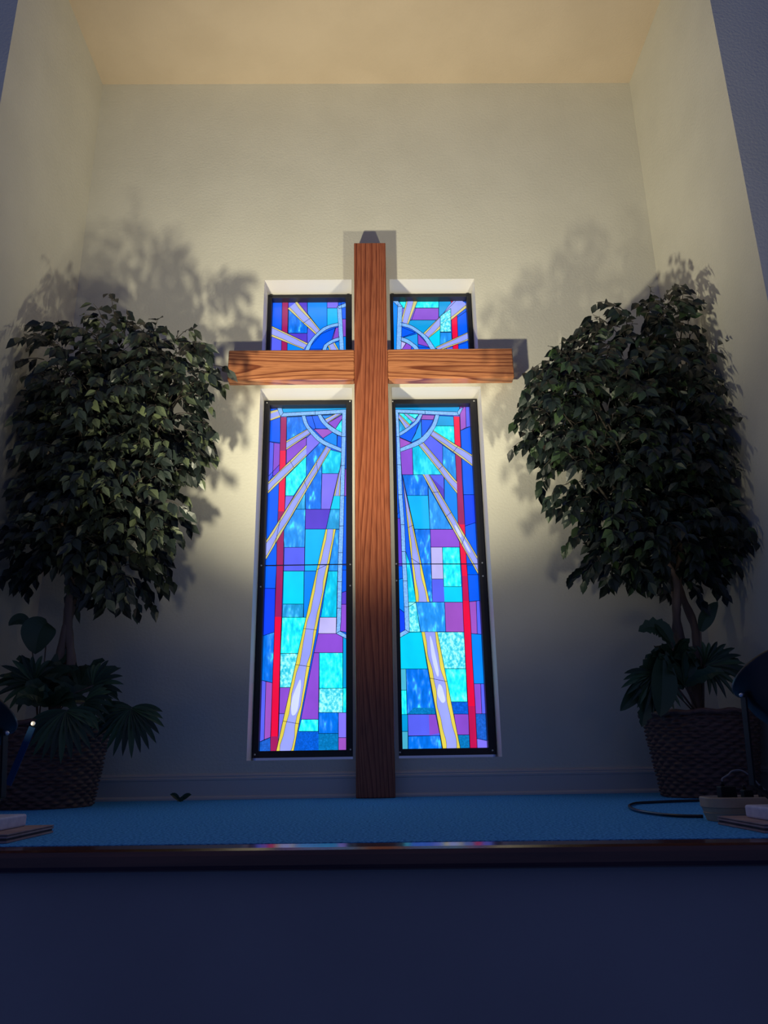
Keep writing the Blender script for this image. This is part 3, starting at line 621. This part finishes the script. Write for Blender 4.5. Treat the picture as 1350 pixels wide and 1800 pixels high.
for dx, dz in ((-.045, .03), (.05, .028), (.02, .012), (-.015, .008)):
    blade(fl, [p0, p0+Vector((dx*.5, .01, dz*.9+.004)), p0+Vector((dx, .0, dz))], .022, 6, .3)
o = fl.build('fallen_leaf', UND); tag(o, 'small dark curled leaf fallen on the carpet by the back baseboard', 'leaf')

# ------------------------------------------------------------------ stage lamps
GLOW = mat('lamp_lens', (.9, .85, .7, 1), .3); bsdf(GLOW).inputs['Emission Color'].default_value = (1, .86, .6, 1); bsdf(GLOW).inputs['Emission Strength'].default_value = 6
BLUELIT = mat('blue_lit_strap', srgb(34, 70, 110), .8, 0, .1)  # blue light reflected off the yoke strap, painted in as base colour
def par_can(lamp, aim, foot, label, strap):
    d = (Vector(aim)-lamp).normalized(); root = empty('par_can_light', (foot[0], foot[1], foot[2])); tag(root, label, 'stage light', 'stage lights aimed up at the cross')
    q = d.to_track_quat('Z', 'Y'); back = lamp-d*.03
    prof = [(.0, -.31), (.05, -.31), (.07, -.295), (.082, -.26), (.084, -.25), (.086, -.12), (.098, -.08), (.098, -.012), (.104, -.006), (.104, .002), (.090, .002), (.090, -.02), (.080, -.03), (0, -.03)]
    o = lathe(prof, 40).build('lamp_body', BLACKM, None, True); o.rotation_mode = 'QUATERNION'; o.rotation_quaternion = q; o.location = lamp-d*.004; child(o, root)
    o = lathe([(.080, -.026), (.05, -.022), (0, -.020)], 32).build('lens', GLOW, None, True); o.rotation_mode = 'QUATERNION'; o.rotation_quaternion = q; o.location = lamp-d*.004; child(o, root)
    mid = lamp-d*.05; ax = d.cross(Vector((0, 1, .3))).normalized()
    ax = Vector((1, 0, 0)) - d*d.x; ax.normalize()
    f = Vector(foot); m = MB()
    for s in (1, -1):
        top = mid+ax*s*.108; low = Vector((mid.x+s*.108, mid.y, f.z+.05)); pts = [top, top.lerp(low, .5), low, Vector((mid.x+s*.06, mid.y, f.z+.012)), Vector((mid.x, mid.y, f.z+.010))]
        for a, b in zip(pts, pts[1:]):
            u = Vector((0, .014, 0)); t = (b-a).normalized(); nn = t.cross(Vector((0, 1, 0))).normalized()*.0025
            m.prism([a-u-nn, a+u-nn, a+u+nn, a-u+nn], [b-u-nn, b+u-nn, b+u+nn, b-u+nn])
    child(m.build('yoke', BLACKP), root)
    for s in (1, -1):
        m = lathe([(0, 0), (.004, 0), (.0055, .002), (.0055, .006), (.004, .009), (0, .010)], 14); o = m.build('yoke_bolt', STEEL, None, True)
        o.rotation_mode = 'QUATERNION'; o.rotation_quaternion = (ax*s).to_track_quat('Z', 'Y'); o.location = mid+ax*s*.110; child(o, root)
    return root, mid, ax

pR, midR, axR = par_can(Vector((1.07, -1.87, .395)), (.05, 0, 3.3), (1.10, -1.93, .051), 'black stage light tilted up beside the right basket, silver bolt on its side', False)
pL, midL, axL = par_can(Vector((-1.045, -1.87, .33)), (.2, 0, 3.2), (-1.10, -1.90, .051), 'black stage light at the left edge with a strap coloured as lit blue', True)
a = atY(14, 1380, -1.75); b = atY(57, 1278, -1.75); t = (b-a).normalized(); nn = t.cross(Vector((0, 1, 0))).normalized()*.009; u = Vector((0, .002, 0))
m = MB(); m.prism([a-u-nn, a+u-nn, a+u+nn, a-u+nn], [b-u-nn, b+u-nn, b+u+nn, b-u+nn]); child(m.build('strap', BLUELIT), pL)
m = lathe([(0, 0), (.006, 0), (.006, .004), (0, .005)], 12); o = m.build('strap_buckle', STEEL); o.rotation_euler = (math.pi/2, 0, 0); o.location = atY(59, 1272, -1.752); child(o, pL)

# ------------------------------------------------------------------ boards and pale blocks
PLY = noisy(mat('raw_plywood', (0, 0, 0), .6), 20, srgb(150, 122, 116), srgb(176, 146, 138), stretch=(.3, 1, 1))
PLYD = noisy(mat('plywood_edge', (0, 0, 0), .6), 20, srgb(52, 40, 40), srgb(78, 62, 60))
PALE = noisy(mat('pale_foam', (0, 0, 0), .7), 40, srgb(196, 196, 214), srgb(216, 214, 228), bump=.3)
def board(x0, x1, y0, y1, label):
    r = empty('plywood_board', ((x0+x1)/2, (y0+y1)/2, 0)); tag(r, label, 'board', 'plywood boards under the stage lights')
    for i in range(2):
        m = MB(); z = .001+i*.0105; m.box(x0, x1, y0, y1, z, z+.0045); child(m.build('veneer_sheet', PLY), r)
        m = MB(); m.box(x0+.003, x1-.003, y0+.002, y1-.002, z+.0045, z+.0105 if i == 0 else z+.0065); child(m.build('core', PLYD), r)
    m = MB(); m.box(x0, x1, y0, y1, .018, .0205); child(m.build('veneer_sheet', PLY), r)
    return r
board(-1.45, -.886, -1.995, -1.715, 'thin brown plywood board lying on the carpet at the left edge')
r = board(.912, 1.45, -2.06, -1.80, 'thin brown plywood board lying on the carpet in front of the power strip')
def block(x0, x1, y0, y1, z0, z1, label):
    m = MB(); m.box(x0, x1, y0, y1, z0, z1); o = m.build('foam_block', PALE, bevel=.006); tag(o, label, 'block', 'pale blocks on the plywood boards'); return o
block(-1.30, -.947, -1.93, -1.75, .0207, .052, 'pale bluish white block on the left plywood board')
block(.962, 1.30, -2.0, -1.86, .0207, .052, 'pale bluish white block on the right plywood board')

# ------------------------------------------------------------------ power strip with plugs and cords
BEIGE = noisy(mat('beige_plastic', (0, 0, 0), .5), 30, srgb(184, 158, 126), srgb(192, 166, 134))
ps = empty('power_strip', (1.03, -1.69, 0)); tag(ps, 'beige plastic power strip on the carpet in front of the right basket', 'power strip')
def oval(cx, cy, hx, hy, k=48, n=3.0):
    return [(cx+hx*math.copysign(abs(math.cos(2*math.pi*i/k))**(2/n), math.cos(2*math.pi*i/k)), cy+hy*math.copysign(abs(math.sin(2*math.pi*i/k))**(2/n), math.sin(2*math.pi*i/k))) for i in range(k)]
def ovloft(rings, name, m_, root):
    m = MB(); k = 48
    for hx, hy, z in rings:
        m.v += [(x, y, z) for x, y in oval(1.03, -1.69, hx, hy)]
    for i in range(len(rings)-1):
        for j in range(k): a = i*k+j; b = i*k+(j+1) % k; m.f.append((a, b, b+k, a+k)); m.m.append(0)
    m.f.append(tuple(reversed(range(k)))); m.f.append(tuple((len(rings)-1)*k+j for j in range(k))); m.m += [0, 0]
    return child(m.build(name, m_, None, False), root)
ovloft([(.094, .058, .001), (.101, .064, .02), (.102, .065, .022), (.100, .063, .023), (.104, .067, .036)], 'lower_shell', BEIGE, ps)
ovloft([(.1055, .0685, .0365), (.1065, .0695, .038), (.107, .070, .060), (.106, .069, .063), (.103, .066, .064), (.1, .063, .060), (.099, .062, .054)], 'upper_shell', BEIGE, ps)
ovloft([(.0985, .0615, .0545), (.0985, .0615, .0555)], 'outlet_panel', BLACKP, ps)
def plug(x, y, w_, d_, h_, label):
    r = empty('power_plug', (x, y, .0557)); tag(r, label, 'plug')
    m = MB(); m.box(x-w_/2, x+w_/2, y-d_/2, y+d_/2, .0557, .0557+h_); child(m.build('plug_body', BLACKP, bevel=.004), r)
    m = MB(); m.tube([(x-w_*.2, y, .0557+h_), (x-w_*.2, y, .0557+h_+.012)], .005, 10); child(m.build('strain_relief', BLACKP, None, True), r)
    return r
plug1 = plug(.995, -1.69, .044, .036, .036, 'square black plug standing in the left socket of the power strip')
plug(1.052, -1.69, .026, .03, .026, 'small black plug in the middle of the power strip')
plug(1.098, -1.69, .02, .026, .024, 'small black plug at the far right of the power strip')
def smooth(pts, n=8):
    q = [Vector(p) for p in pts]; e = [q[0]]+q+[q[-1]]; o = []
    for i in range(1, len(e)-2):
        for k in range(n):
            t = k/n; a, b, c2, d = e[i-1:i+3]; o.append(.5*((2*b)+(c2-a)*t+(2*a-5*b+4*c2-d)*t*t+(-a+3*b-3*c2+d)*t**3))
    o.append(q[-1]); return o
GREYC = mat('grey_cord', srgb(130, 130, 132), .45)
m = MB(); YC = -1.69
m.tube(smooth([(.986, YC, .104), (.988, YC, .112), atY(1280,1362,YC), atY(1288,1355,YC), atY(1305,1355,YC), atY(1325,1370,YC), atY(1340,1385,YC), (1.16, YC-.01, .03), (1.19, YC-.02, .006), (1.25, -1.66, .006)]), .0022, 8)
child(m.build('cord', GREYC, None, True), plug1)['label'] = 'thin grey cord'
m = MB(); Zc = .0062
m.tube(smooth([atZ(1275,1407,Zc), atZ(1240,1407,Zc), atZ(1200,1408,Zc), atZ(1150,1410,Zc), atZ(1118,1412,Zc), atZ(1106,1417,Zc), atZ(1118,1424,Zc), atZ(1150,1430,Zc), atZ(1190,1434,Zc), atZ(1236,1435,Zc)]), .005, 10)
child(m.build('cord', mat('black_rubber', srgb(14, 14, 18), .25), None, True), ps)['label'] = 'black cord looping over the carpet'
